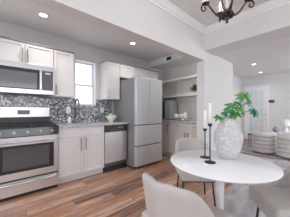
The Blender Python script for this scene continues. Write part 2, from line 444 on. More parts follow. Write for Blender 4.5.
# worktop with a hole for the sink
bm = new()
SX0, SX1, SY0, SY1 = 0.80, 1.33, 2.84, 3.19
xs = [0.673, SX0, SX1, 1.955]; ys = [YB - 0.028, SY0, SY1, YW - 0.011]
for i in range(3):
    for j in range(3):
        if i == 1 and j == 1: continue
        for z in (0.87, 0.905):
            v = [bm.verts.new((xs[a], ys[b], z)) for a, b in ((i, j), (i + 1, j), (i + 1, j + 1), (i, j + 1))]
            bm.faces.new(v if z > 0.9 else v[::-1])
bmesh.ops.remove_doubles(bm, verts=bm.verts, dist=1e-5)
be = [e for e in bm.edges if len(e.link_faces) == 1 and e.verts[0].co.z > 0.9]
for e in be:
    lo = []
    for v in e.verts:
        lo.append(min((u for u in bm.verts if u.co.z < 0.9), key=lambda u: (u.co.xy - v.co.xy).length))
    bm.faces.new((e.verts[0], e.verts[1], lo[1], lo[0]))
tag(obj('countertop', bm, 'granite'), 'grey speckled granite countertop running from range to refrigerator', 'countertop')
bm = new(); bx(bm, -0.70, -0.092, YB - 0.028, YW - 0.011, 0.87, 0.905)
tag(obj('countertop', bm, 'granite'), 'short granite countertop left of the range', 'countertop')
# sink
t = thing('sink', 'undermount steel kitchen sink set in the granite counter under the window', 'sink', (SX0, SY0, 0.70))
bm = new(); a, b = SX1 - SX0, SY1 - SY0
for (x0, x1, y0, y1, z0, z1) in ((0, a, 0, b, 0, .004), (0, .004, 0, b, .004, .168), (a - .004, a, 0, b, .004, .168), (.004, a - .004, 0, .004, .004, .168), (.004, a - .004, b - .004, b, .004, .168)):
    bx(bm, x0, x1, y0, y1, z0, z1)
obj('basin', bm, 'steel_light', t)
bm = new(); lathe(bm, [(0.0001, .0045), (.04, .0045), (.042, .008), (.03, .006), (0.0001, .006)], 20, (a / 2, b / 2)); obj('drain', bm, 'chrome', t)
# faucet
t = thing('faucet', 'tall chrome gooseneck kitchen faucet behind the sink', 'faucet', (1.10, 3.235, 0.905))
bm = new(); lathe(bm, [(.026, 0), (.026, .012), (.018, .03), (.015, .09), (.013, .11)], 20); obj('base', bm, 'faucet_metal', t, True)
pts = [(0, 0, .10), (0, 0, .30)] + [(0, -0.085 + 0.085 * math.cos(a), .32 + .085 * math.sin(a)) for a in [PI * k / 10 for k in range(11)]] + [(0, -0.17, .28)]
pts = [(a, b, c * 1.10) for a, b, c in pts]
bm = new(); tube(bm, pts, 0.015, 12); obj('spout', bm, 'faucet_metal', t, True)
bm = new(); cyl(bm, (0, -.17, .315), (0, -.17, .25), 0.018, .021); obj('spray_head', bm, 'faucet_metal', t, True)
bm = new(); tube(bm, [(.014, 0, .07), (.04, 0, .08), (.075, 0, .11)], [.008, .007, .005], 8); obj('lever', bm, 'faucet_metal', t, True)
# soap dispenser
t = thing('soap_dispenser', 'small white soap pump standing left of the faucet', 'soap dispenser', (0.985, 3.22, 0.905))
bm = new(); lathe(bm, [(.026, 0), (.029, .01), (.029, .09), (.012, .115), (.010, .125)], 18); obj('bottle', bm, 'plastic', t, True)
bm = new(); tube(bm, [(0, 0, .12), (0, 0, .155), (0, -.015, .158), (0, -.04, .152)], .005, 8); obj('pump', bm, 'chrome', t, True)
# outlets
for i, (x, lab) in enumerate(((0.995, 'white outlet plate on the mosaic left of the window'), (1.69, 'white outlet plate on the mosaic right of the window'))):
    t = thing('outlet', lab, 'outlet', (x, YW - 0.0105, 1.09), 0, 'outlets in the backsplash')
    bm = new(); bx(bm, -.04, .04, -.006, 0, 0, .12, .002); obj('plate', bm, 'plastic', t)
    for z in (.035, .075):
        bm = new(); bx(bm, -.014, .014, -.009, -.006, z - .012, z + .012, .001); obj('socket', bm, 'ceramic', t)
# bowl with limes
t = thing('bowl', 'white footed bowl of green fruit on the counter beside the refrigerator', 'bowl', (1.745, 3.02, 0.905))
bm = new(); lathe(bm, [(.045, 0), (.050, .006), (.045, .02), (.085, .055), (.118, .11), (.125, .125), (.118, .125), (.078, .062), (.03, .03), (0.0001, .028)], 28); obj('bowl_body', bm, 'ceramic', t, True)
for k in range(7):
    a = 2 * PI * k / 6; r = 0.068 if k < 6 else 0
    z = .115 if k < 6 else .145
    bm = new(); bmesh.ops.create_uvsphere(bm, u_segments=14, v_segments=10, radius=0.036)
    for v in bm.verts: v.co.z *= 0.92
    o = obj('lime', bm, 'green_bowl', None, True); o.location = (1.745 + r * math.cos(a), 3.02 + r * math.sin(a), .905 + z)
    tag(o, 'green lime resting in the white bowl beside the refrigerator', 'fruit', 'limes in the white bowl')

# ---- dishwasher
t = thing('dishwasher', 'narrow steel dishwasher with black control strip beside the refrigerator', 'dishwasher', (1.442, YB, 0))
W = 0.49
bm = new(); bx(bm, 0, W, 0.03, 0.58, 0.10, 0.866); obj('body', bm, 'charcoal', t)
bm = new(); bx(bm, 0.003, W - .003, 0.0, 0.03, 0.165, 0.735, .004); obj('door', bm, 'steel', t)
bm = new(); bx(bm, 0.003, W - .003, -0.006, 0.03, 0.742, 0.862, .006); cp = obj('control_panel', bm, 'black', t)
bm = new(); bx(bm, 0.10, W - .10, -0.012, -0.004, 0.755, 0.775, .003); obj('pocket_handle', bm, 'charcoal', cp)
for k in range(4):
    bm = new(); bx(bm, 0.28 + k * .035, 0.30 + k * .035, -0.009, -0.004, 0.81, 0.82, .001); obj('button', bm, 'steel_light', cp)
bm = new(); bx(bm, 0.003, W - .003, 0.045, 0.5, 0.0, 0.155); obj('toe_panel', bm, 'black', t)

# ---- refrigerator
FX0, FX1, FY = 1.965, 2.70, 2.47
t = thing('refrigerator', 'tall stainless french-door refrigerator with two bottom drawers', 'refrigerator', (FX0, FY, 0))
W = FX1 - FX0; FH = 1.80
bm = new(); bx(bm, 0, W, 0.07, 0.80, 0.03, FH - 0.015, .004); obj('body', bm, 'fridge_side', t)
bm = new(); bx(bm, 0.01, W - .01, 0.09, 0.78, 0.0, 0.03); obj('base', bm, 'black', t)
for (a, b) in ((0.0, W / 2 - .004), (W / 2 + .004, W)):
    bm = new(); bx(bm, a + .001, b - .001, 0, 0.065, 0.862, FH, .008); d = obj('door', bm, 'fridge_front', t)
    hx = a + .010 if a == 0 else b - .010
    bm = new(); bx(bm, hx - .008, hx + .008, -0.006, 0.004, 1.19, 1.57, .002); obj('recessed_handle', bm, 'steel', d)
for (z0, z1) in ((0.45, 0.845), (0.05, 0.433)):
    bm = new(); bx(bm, 0.001, W - .001, 0, 0.065, z0, z1, .008); d = obj('drawer', bm, 'fridge_front', t)
    bm = new(); bx(bm, 0.02, W - .02, 0.006, 0.05, z1, z1 + .012); obj('grip_channel', bm, 'charcoal', d)
bm = new(); bx(bm, .02, .10, 0.01, 0.10, FH, FH + .015, .003); obj('hinge_cover', bm, 'fridge_side', t)
bm = new(); bx(bm, W - .10, W - .02, 0.01, 0.10, FH, FH + .015, .003); obj('hinge_cover', bm, 'fridge_side', t)

# ---- range
RX0 = -0.088; RW = 0.757; RY = 2.685
t = thing('range', 'freestanding stainless gas range with oven and black cooktop', 'range', (RX0, RY, 0))
bm = new(); bx(bm, 0, RW, 0.045, 0.62, 0.03, 0.90); obj('body', bm, 'black', t)
bm = new(); bx(bm, 0.01, RW - .01, 0.03, 0.6, 0.0, 0.03); obj('base', bm, 'black', t)
bm = new(); bx(bm, -.001, RW + .001, 0.0, 0.58, 0.90, 0.918, .004); obj('cooktop', bm, 'black', t)
# knob panel, slightly raked
bm = new()
v = [(0, .0, .90), (0, -.012, .80), (0, .045, .80), (0, .045, .90)]
a = [bm.verts.new((0, y, z)) for _, y, z in v]; b = [bm.verts.new((RW, y, z)) for _, y, z in v]
for i in range(4): bm.faces.new((a[i], a[(i + 1) % 4], b[(i + 1) % 4], b[i]))
bm.faces.new(a[::-1]); bm.faces.new(b)
kp = obj('knob_panel', bm, 'black_glass', t)
for k in range(5):
    x = RW * (0.12 + 0.19 * k)
    bm = new(); cyl(bm, (x, -.004, .848), (x, -.012, .849), .020, .020, 20); cyl(bm, (x, -.010, .849), (x, -.034, .853), .015, .013, 20)
    obj('knob', bm, 'knob_metal', kp, False)
# oven door
bm = new(); bx(bm, .004, RW - .004, 0, 0.045, .245, .79, .006); d = obj('oven_door', bm, 'steel_light', t)
bm = new(); bx(bm, .065, RW - .065, -0.004, 0.002, .335, .685, .002); wf = obj('window_border', bm, 'black', d)
bm = new(); bx(bm, .125, RW - .125, -0.006, -0.003, .375, .650, .001); obj('window_glass', bm, 'oven_glass', wf)
bm = new(); tube(bm, [(.03, 0, .735), (.035, -.045, .735), (.06, -.055, .735), (RW - .06, -.055, .735), (RW - .035, -.045, .735), (RW - .03, 0, .735)], .013, 10); obj('handle', bm, 'steel_light', d, True)
bm = new(); bx(bm, .004, RW - .004, 0.0, 0.045, .045, .222, .005); d = obj('drawer', bm, 'steel_light', t)
bm = new(); tube(bm, [(.03, .0, .198), (.05, -.026, .198), (RW / 2, -.04, .198), (RW - .05, -.026, .198), (RW - .03, .0, .198)], .013, 8); obj('handle', bm, 'steel_light', d, True)
# backguard with display
bm = new(); bx(bm, 0, RW, .575, .632, .90, 1.195, .006); bg_ = obj('backguard', bm, 'steel_light', t)
bm = new(); bx(bm, .004, RW - .004, .566, .576, .92, 1.035); obj('vent_strip', bm, 'black', bg_)
bm = new(); bx(bm, .31, .47, .571, .576, 1.075, 1.145, .001); obj('display', bm, 'screen', bg_)
for k in range(4):
    bm = new(); lathe(bm, [(.045, 0), (.045, .010), (.03, .018), (0.0001, .018)], 20)
    o = obj('burner', bm, 'black_matte', t); o.location = ((0.20, 0.56)[k % 2], (.16, .42)[k // 2], .918)
for gx in (0.04, 0.395):
    bm = new(); w_, y0, y1, z = 0.325, .04, .54, .948
    for x in (gx, gx + w_ / 2, gx + w_): bx(bm, x - .006, x + .006, y0, y1, z - .008, z)
    for y in (y0, (y0 + y1) / 2, y1, y0 + .12, y1 - .12): bx(bm, gx, gx + w_, y - .006, y + .006, z - .008, z)
    for x in (gx, gx + w_):
        for y in (y0, y1): bx(bm, x - .007, x + .007, y - .007, y + .007, .918, z - .008)
    obj('grate', bm, 'black_matte', t)

# ---- microwave
t = thing('microwave', 'over-the-range stainless microwave with black door and control panel', 'microwave', (-0.083, 2.925, 1.385))
W, H = 0.75, 0.435
bm = new(); bx(bm, 0, W, 0.03, 0.403, 0, H, .003); obj('body', bm, 'steel', t)
bm = new(); bx(bm, 0, W, 0.0, 0.03, H - .075, H, .003); obj('top_vent', bm, 'steel_light', t)
bm = new(); bx(bm, 0, W, 0.0, 0.03, 0.0, .065, .003); obj('bottom_rail', bm, 'steel_light', t)
bm = new(); bx(bm, 0.0, .545, -0.004, 0.03, .067, H - .077, .003); d = obj('door', bm, 'black', t)
bm = new(); bx(bm, .03, .515, -0.008, -0.003, .075, H - .125, .001); obj('window_glass', bm, mat('microwave_mesh_glass', (.16, .165, .18), .12, .1), d)
bm = new(); bx(bm, .548, .58, -0.006, 0.03, .067, H - .077, .003); dj = obj('door_jamb', bm, 'steel_light', t)
bm = new(); cyl(bm, (.564, -.035, .085), (.564, -.035, H - .095), .010, n=12)
for z in (.10, H - .11): cyl(bm, (.564, -.035, z), (.564, -.004, z), .007, n=8)
obj('handle', bm, 'steel_light', dj)
bm = new(); bx(bm, .583, W - .02, -0.004, 0.03, .067, H - .077, .003); cp = obj('control_panel', bm, 'charcoal', t)
bm = new(); bx(bm, W - .02, W, -0.004, 0.03, .067, H - .077, .002); obj('side_rail', bm, 'steel_light', t)
bm = new(); bx(bm, .62, W - .055, -0.007, -0.003, H - .125, H - .10, .001); obj('display', bm, 'steel_light', cp)
bm = new(); bx(bm, .05, W - .05, .08, .36, -.004, 0.0); obj('grease_filter', bm, 'charcoal', t)

# ================================================================ SHELF NOOK
NX = 3.14
def nook_base(label, ytop, width, doors, drawer):
    t = thing('base_cabinet', label, 'cabinet', (NX, ytop, 0), -PI / 2)
    dd = 3.699 - NX
    bm = new(); bx(bm, 0, width, 0.022, dd, 0.10, 0.868); obj('body', bm, 'nook_wood', t)
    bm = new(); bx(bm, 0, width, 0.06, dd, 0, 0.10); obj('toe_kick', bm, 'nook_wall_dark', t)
    ztop = 0.86
    if drawer:
        bm = new(); shaker(bm, .004, width - .004, 0, .70, .86, rail=.03); d = obj('drawer', bm, 'nook_wood', t)
        for hx in (width * .27, width * .73): bar_handle_h(d, hx - .06, hx + .06, 0, .785, r=.005)
        ztop = .69
    n = doors
    for k in range(n):
        a, b = width * k / n + .004, width * (k + 1) / n - .004
        bm = new(); shaker(bm, a, b, 0, .105, ztop); d = obj('door', bm, 'nook_wood', t)
        hx = b - .035 if (k == 0) else a + .035
        bar_handle(d, hx, 0, ztop - .24, ztop - .05, 'bronze', .007)
nook_base('whitewashed base cabinet with one door in the nook corner by the refrigerator', 3.32, 0.70, 1, False)
nook_base('whitewashed base cabinet with a wide drawer over two doors in the nook', 2.615, 0.96, 2, True)
bm = new(); bx(bm, NX - .02, 3.699, 1.562, 3.325, .87, .905, .002)
tag(obj('countertop', bm, 'granite'), 'grey stone countertop on the whitewashed cabinets in the nook', 'countertop')
# shelves
for z, lab in ((1.50, 'long white wall shelf in the nook, the lower one'), (1.93, 'long white wall shelf in the nook, the upper one')):
    bm = new(); bx(bm, 3.42, 3.699, 1.562, 3.325, z, z + .03, .002)
    tag(obj('wall_shelf', bm, 'trim'), lab, 'shelf', 'shelves of the nook')
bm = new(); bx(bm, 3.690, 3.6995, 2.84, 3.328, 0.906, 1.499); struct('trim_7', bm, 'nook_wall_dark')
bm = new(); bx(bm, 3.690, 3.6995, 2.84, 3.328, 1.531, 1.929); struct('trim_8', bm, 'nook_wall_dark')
# grey appliance in the corner
t = thing('toaster_oven', 'blue-grey boxy countertop appliance with black side strip in the nook corner', 'appliance', (3.30, 3.26, .905), -PI / 2)
bm = new(); bx(bm, 0, .50, 0.02, .33, .012, .50, .008); obj('body', bm, 'slate', t)
bm = new(); bx(bm, 0.24, .33, 0.0, .02, .02, .49, .003); obj('side_panel', bm, 'black', t)
bm = new(); bx(bm, .335, .495, 0.0, .02, .02, .49, .003); obj('door', bm, 'slate', t)
for x in (.04, .46):
    for y in (.05, .28):
        bm = new(); cyl(bm, (x, y, 0), (x, y, .013), .012, n=10); obj('foot', bm, 'black', t)
# tray with cups
TX, TY = 3.26, 2.34
t = thing('serving_tray', 'silver serving tray with raised rim on the nook counter', 'tray', (TX, TY, .905))
bm = new(); lathe(bm, [(.0001, .052), (.18, .052), (.20, .064), (.208, .064), (.185, .044), (.05, .040), (.03, .02), (.07, 0), (.0001, 0)], 32)
for v in bm.verts: v.co.x *= .62; v.co.y *= 1.25
o = obj('tray_body', bm, 'chrome', t, False)
def mug(loc, lab, m='ceramic'):
    t = thing('mug', lab, 'mug', loc, 0, 'mugs on the silver tray')
    bm = new(); lathe(bm, [(.038, 0), (.050, .02), (.053, .10), (.049, .10), (.044, .01), (.0001, .008)], 20); obj('cup', bm, m, t, True)
    bm = new(); tube(bm, [(0, -.050, .08), (0, -.074, .076), (0, -.078, .052), (0, -.066, .03), (0, -.048, .028)], .005, 8); obj('handle', bm, m, t, True)
mug((TX - .03, TY + .16, .958), 'white mug at the left end of the silver tray')
mug((TX + .03, TY + .04, .958), 'white mug in the middle of the silver tray')
t = thing('canister', 'tall white lidded canister on the silver tray', 'canister', (TX - .01, TY - .09, .958))
bm = new(); lathe(bm, [(.045, 0), (.05, .01), (.05, .13), (.04, .14), (.0001, .14)], 20); obj('jar_body', bm, 'ceramic', t, True)
bm = new(); lathe(bm, [(.043, .14), (.043, .15), (.012, .158), (.012, .17), (.0001, .172)], 20); obj('lid', bm, 'pink', t, True)
# small plant on lower shelf
t = thing('potted_plant', 'small dark green plant in a white pot on the lower nook shelf', 'plant', (3.50, 2.12, 1.53))
bm = new(); lathe(bm, [(.035, 0), (.042, .06), (.045, .065), (.039, .065), (.035, .05), (.0001, .05)], 18); obj('pot', bm, 'ceramic', t, True)
bm = new(); rnd = random.Random(3)
for k in range(90):
    a = rnd.uniform(0, 2 * PI); e = rnd.uniform(.05, 1.3); r = rnd.uniform(.07, .17)
    c = Vector((0, 0, .055)); p = c + Vector((math.cos(a) * math.cos(e) * r, math.sin(a) * math.cos(e) * r, math.sin(e) * r * 1.1))
    d = (p - c).normalized(); s = d.cross(Vector((0, 0, 1))).normalized() * .02; u = d * .04
    q = [c + (p - c) * .05, p - u * .4 + s, p + u, p - u * .4 - s]
    bm.faces.new([bm.verts.new(x) for x in q])
o = obj('foliage', bm, 'shrub', t); 

# ceiling register and downlights
t = thing('wall_vent', 'white air register with a dark slot on the bulkhead over the nook', 'vent', (3.14, 2.81, 2.36), -PI / 2)
bm = new(); bx(bm, 0, .29, -.012, -.0005, 0, .11, .003); obj('frame', bm, 'trim', t)
bm = new(); bx(bm, .10, .24, -.022, -.012, .02, .10, .002); obj('grille', bm, 'black_matte', t)
def downlight(x, y, z, lab, power, grp, col=(1, .96, .9)):
    t = thing('recessed_light', lab, 'light', (x, y, z), 0, grp)
    bm = new(); lathe(bm, [(.048, -.001), (.066, -.001), (.064, -.008), (.049, -.005)], 32, caps=False)
    obj('trim_ring', bm, 'trim', t, True)
    bm = new(); lathe(bm, [(.0001, -.002), (.049, -.002), (.049, -.004), (.0001, -.004)], 32); obj('lens', bm, 'lens', t)
    l = bpy.data.lights.new('downlight', 'SPOT'); l.energy = power; l.spot_size = 2.6; l.spot_blend = .9; l.shadow_soft_size = .06; l.color = col
    lo = bpy.data.objects.new('downlight', l); COL.objects.link(lo); lo.location = (0, 0, -.03); lo.parent = t
KG = 'recessed lights in the kitchen ceiling'
downlight(.478, 2.72, CE, 'round recessed ceiling light above the range', 20, KG)
downlight(1.12, 2.36, CE, 'round recessed ceiling light above the sink', 20, KG)
downlight(2.03, 2.66, CE, 'round recessed ceiling light in front of the refrigerator top', 20, KG)
downlight(2.95, 1.95, CE, 'round recessed ceiling light in front of the shelf nook', 36, KG)
downlight(-.6, 2.3, CE, 'round recessed ceiling light left of the range', 14, KG)
LG = 'recessed lights in the living room ceiling'
downlight(5.60, 1.50, CE, 'recessed living room ceiling light nearest the lowered ceiling', 16, LG)
downlight(6.95, 1.66, CE, 'recessed living room ceiling light nearest the glazed door', 16, LG)
downlight(5.60, -1.0, CE, 'recessed living room ceiling light over the right side', 16, LG)

# ================================================================ LIVING ROOM
# glazed door in the far wall
DY0, DY1 = 1.62, 2.30
bm = new()
c = .07
bx(bm, 7.575, 7.6, DY0 - c, DY0, 0, 2.05 + c); bx(bm, 7.575, 7.6, DY1, DY1 + c, 0, 2.05 + c); bx(bm, 7.575, 7.6, DY0, DY1, 2.05, 2.05 + c)
struct('trim_9', bm, 'trim')
bm = new(); bx(bm, 7.585, 7.6, DY0, DY1, 0, .3); bx(bm, 7.585, 7.6, DY0, DY0 + .1, .3, 2.05); bx(bm, 7.585, 7.6, DY1 - .1, DY1, .3, 2.05)
bx(bm, 7.585, 7.6, DY0 + .1, DY1 - .1, 1.94, 2.05)
for k in (1, 2):
    y = DY0 + .1 + (DY1 - DY0 - .2) * k / 3; bx(bm, 7.585, 7.6, y - .01, y + .01, .3, 1.94)
for k in range(1, 5):
    z = .3 + 1.64 * k / 5; bx(bm, 7.585, 7.6, DY0 + .1, DY1 - .1, z - .01, z + .01)
d1 = struct('door_1', bm, 'trim')
bm = new(); bx(bm, 7.592, 7.598, DY0 + .1, DY1 - .1, .3, 1.94); obj('glass', bm, 'door_glass', d1)
bm = new(); cyl(bm, (7.585, DY0 + .05, 1.0), (7.53, DY0 + .05, 1.0), .02, n=12); obj('door_handle', bm, 'nickel', d1)
# thermostat
t = thing('wall_panel', 'small black control panel on the far white wall', 'control panel', (7.6, 1.47, 1.44))
bm = new(); bx(bm, -.02, 0, -.09, .09, 0, .10, .003); obj('housing', bm, 'black', t)
for y in (-.045, .045):
    bm = new(); bx(bm, -.023, -.019, y - .028, y + .028, .03, .07, .001); obj('screen', bm, 'screen', t)
# rugs
bm = new(); bx(bm, 0, 3.98, -1.6, 0, 0.0, .008); ro = obj('rug', bm, 'rug'); ro.location = (.85, .78, 0); ro.rotation_euler = (0, 0, math.radians(6.5))
tag(ro, 'large mottled grey rug under the white dining table', 'rug')
t = thing('rug', 'grey rug with pale border under the barrel chairs', 'rug', (5.0, -1.4, 0))
bm = new(); bx(bm, 0.07, 2.2, 0, 3.2, 0, .008); obj('field', bm, 'rug_living', t)
bm = new(); bx(bm, 0, .07, 0, 3.2, 0, .010); obj('border', bm, 'rug_border', t)
# barrel chairs, channelled
def barrel(loc, rz, lab):
    t = thing('barrel_chair', lab, 'armchair', loc, rz, 'barrel chairs in the living room')
    R = .25
    bm = new(); lathe(bm, [(R - .06, 0), (R - .06, .03), (.0001, .03)], 32); obj('swivel_base', bm, 'charcoal', t, True)
    # wrapped shell, horizontal channels
    n, arc = 40, 250
    prof = []
    for k in range(5):
        z0 = .03 + k * .10
        for s in (0, .25, .5, .75):
            prof.append((.032 * math.sin(PI * s) ** .6 if s else 0, z0 + .10 * s))
    prof.append((0, .53)); prof += [(-.02, .56), (-.055, .57), (-.09, .55), (-.10, .50), (-.10, .03)]
    bm = new(); rings = []
    for i in range(n + 1):
        a = math.radians(90 - arc / 2 + arc * i / n)   # opening towards -y
        rings.append([bm.verts.new(((R + d) * math.cos(a), (R + d) * math.sin(a), z)) for d, z in prof])
    for a, b in zip(rings, rings[1:]):
        for j in range(len(prof)):
            k = (j + 1) % len(prof); bm.faces.new((a[j], a[k], b[k], b[j]))
    bm.faces.new(rings[0]); bm.faces.new(rings[-1][::-1])
    obj('back_shell', bm, 'boucle', t, True)
    bm = new(); lathe(bm, [(.0001, .03), (.145, .03), (.148, .38), (.13, .41), (.0001, .42)], 32)
    obj('seat_cushion', bm, 'boucle', t, True)
    return t
barrel((5.36, 1.20, .0085), math.radians(110), 'cream channelled barrel chair standing nearest the pillar')
barrel((5.21, .63, .0105), math.radians(110), 'cream channelled barrel chair, the right and nearer of the two')
# side table + decor
t = thing('side_table', 'small grey side table with a dark top behind the barrel chairs', 'table', (5.98, 1.60, .0085))
bm = new(); bx(bm, -.13, .13, -.13, .13, .37, .41, .004); obj('tabletop', bm, 'charcoal', t)
for x in (-.11, .11):
    for y in (-.11, .11):
        bm = new(); bx(bm, x - .015, x + .015, y - .015, y + .015, 0, .37); obj('leg', bm, 'slate', t)
t = thing('console_table', 'low white console table behind the right barrel chair', 'table', (5.95, .92, .0085))
bm = new(); bx(bm, -.2, .2, -.35, .25, .50, .53, .004); obj('tabletop', bm, 'trim', t)
for x in (-.17, .17):
    for y in (-.32, .22):
        bm = new(); bx(bm, x - .02, x + .02, y - .02, y + .02, 0, .50); obj('leg', bm, 'trim', t)
t = thing('decor_vase', 'small round grey vase on the console behind the barrel chairs', 'vase', (5.85, 1.03, .538))
bm = new(); lathe(bm, [(.04, 0), (.075, .03), (.085, .07), (.06, .115), (.03, .135), (.035, .15), (.028, .15), (.0001, .13)], 24); obj('vase_body', bm, 'slate', t, True)
t = thing('table_lamp', 'white table lamp at the right edge on the console', 'lamp', (5.95, .84, .538))
bm = new(); lathe(bm, [(.07, 0), (.08, .03), (.05, .12), (.02, .16), (.015, .19)], 24); obj('lamp_base', bm, 'ceramic', t, True)
bm = new(); lathe(bm, [(.11, .19), (.085, .36), (.082, .36), (.107, .19)], 28, caps=False); obj('lamp_shade', bm, 'plastic', t, True)

# ================================================================ DINING
TC = Vector((1.26, .561, 0)); TR = .373; TZ = .75
t = thing('dining_table', 'round white pedestal dining table in the foreground', 'table', (TC.x, TC.y, .008))
z = TZ - .008
bm = new(); lathe(bm, [(.0001, z - .024), (TR - .05, z - .024), (TR - .012, z - .018), (TR - .002, z - .010), (TR, z - .006), (TR - .003, z), (.0001, z)], 96); obj('tabletop', bm, 'white_gloss', t, True)
bm = new(); lathe(bm, [(.18, 0), (.18, .006), (.155, .014), (.09, .035), (.04, .08), (.026, .16), (.023, .30), (.029, .50), (.034, .66), (.055, z - .024)], 48); obj('pedestal', bm, 'white_gloss', t, True)

def make_chair(name, label, loc, rz):
    """faces +x, origin under the seat centre"""
    t = thing(name, label, 'chair', loc, rz, 'upholstered chairs around the round table')
    # seat cushion
    bm = new(); bx(bm, -.20, .235, -.215, .215, .345, .47, .024, 4)
    for v in bm.verts:
        if v.co.z > .44: v.co.z += .012 * (1 - (v.co.x / .25) ** 2) * (1 - (v.co.y / .25) ** 2)
        if v.co.x > .1: v.co.y *= 1 - .10 * (v.co.x - .1) / .135
    obj('seat', bm, 'fabric', t, True)
    bm = new(); bx(bm, -.17, .205, -.19, .19, .325, .347, .008); obj('seat_base', bm, 'charcoal', t)
    # wrap-around back: path in plan around the rear of the seat
    hw, rc, xb, xa = .205, .14, -.235, .02
    path = []
    def add(x, y): path.append((x, y))
    for k in range(5): add(xa - (xa - (xb + rc)) * k / 5, -hw)
    for k in range(9):
        a = PI / 2 * k / 8; add(xb + rc - rc * math.sin(a), -hw + rc - rc * math.cos(a))
    for k in range(1, 8): add(xb - .028 * math.sin(PI * k / 8), -hw + rc + (2 * hw - 2 * rc) * k / 8)
    for k in range(9):
        a = PI / 2 * k / 8; add(xb + rc - rc * math.cos(a), hw - rc + rc * math.sin(a))
    for k in range(1, 6): add(xb + rc + (xa - xb - rc) * k / 5, hw)
    nz = 8; bm = new(); g = []
    for (x, y) in path:
        # height falls away from the back corners forward
        s = max(0, min(1, (x - xb - .03) / (xa - xb - .03)))
        top = .738 + .016 * (1 - (y / hw) ** 2) - .24 * (s * s * (3 - 2 * s))
        col = []
        for k in range(nz + 1):
            u = k / nz; zz = .36 + (top - .36) * u
            lean = (zz - .40) / .375
            f = .93 + .07 * lean
            col.append(bm.verts.new((x * f - .045 * lean + .03, y * f, zz)))
        g.append(col)
    for a, b in zip(g, g[1:]):
        for k in range(nz): bm.faces.new((a[k], b[k], b[k + 1], a[k + 1]))
    o = obj('backrest', bm, 'fabric', t, True)
    md = o.modifiers.new('thick', 'SOLIDIFY'); md.thickness = .045; md.offset = 0
    md = o.modifiers.new('soft', 'SUBSURF'); md.levels = 2; md.render_levels = 2
    # black metal legs
    for sx in (-1, 1):
        for sy in (-1, 1):
            bm = new(); tube(bm, [(sx * .16, sy * .16, .335), (sx * .185 if sx > 0 else sx * .20, sy * .19, 0)], .0095, 10); obj('leg', bm, 'black_matte', t, True)
    return t
chairA = make_chair('dining_chair', 'beige upholstered dining chair in the foreground with its back to the viewer', (.885, .605, .0095), 0)
dB = Vector((.70, .715, 0))
pB = TC + dB * .775
chairB = dup(chairA, (pB.x, pB.y, .008), math.atan2(-dB.y, -dB.x), 'beige upholstered dining chair on the far kitchen side of the table, facing the viewer')
chairB.location.z = 0.0095
dC = Vector((.66, -.75, 0))
pC = Vector((1.665, .185, 0))
chairC = dup(chairA, (pC.x, pC.y, .0095), math.atan2(-dC.y, -dC.x), 'beige upholstered dining chair at the right edge, only its seat and front leg showing')

# vase
VX, VY = 1.41, .56
t = thing('vase', 'large textured grey-white stoneware vase holding leafy branches on the table', 'vase', (VX, VY, TZ))
prof = [(.0001, 0), (.062, 0), (.070, .010), (.085, .05), (.099, .10), (.108, .145), (.108, .18), (.098, .215), (.079, .25), (.063, .28), (.058, .30), (.064, .322), (.058, .322), (.050, .30), (.055, .28), (.095, .20), (.06, .02), (.0001, .015)]
bm = new(); lathe(bm, prof, 48); obj('vase_body', bm, 'vase', t, True)

# candle holders
def candle(x, y, h, ch, lab1, lab2, cm='candle'):
    t = thing('candlestick', lab1, 'candle holder', (x, y, TZ), 0, 'black candlesticks on the table')
    bm = new(); lathe(bm, [(.0001, 0), (.040, 0), (.041, .004), (.036, .007), (.010, .010), (.0001, .010)], 28); obj('base', bm, 'black_matte', t, True)
    bm = new(); cyl(bm, (0, 0, .009), (0, 0, h - .022), .0045, n=10); obj('stem', bm, 'black_matte', t, True)
    bm = new(); lathe(bm, [(.0001, h - .024), (.008, h - .024), (.015, h - .012), (.015, h), (.0001, h)], 18); obj('cup', bm, 'black_matte', t, True)
    c = thing('candle', lab2, 'candle', (x, y, TZ + h), 0, 'white pillar candles on the candlesticks')
    bm = new(); lathe(bm, [(.0001, 0), (.0115, 0), (.0115, ch - .012), (.009, ch - .003), (.003, ch), (.0001, ch)], 18); obj('wax', bm, cm, c, True)
    bm = new(); cyl(bm, (0, 0, ch - .002), (.001, 0, ch + .010), .0012, n=6); obj('wick', bm, 'black_matte', c)
candle(1.262, .683, .238, .152, 'shorter slim black candlestick with round base on the table, the left one', 'white candle on the shorter left candlestick')
candle(1.167, .592, .288, .154, 'taller slim black candlestick with round base on the table, the right one', 'white candle on the taller right candlestick')

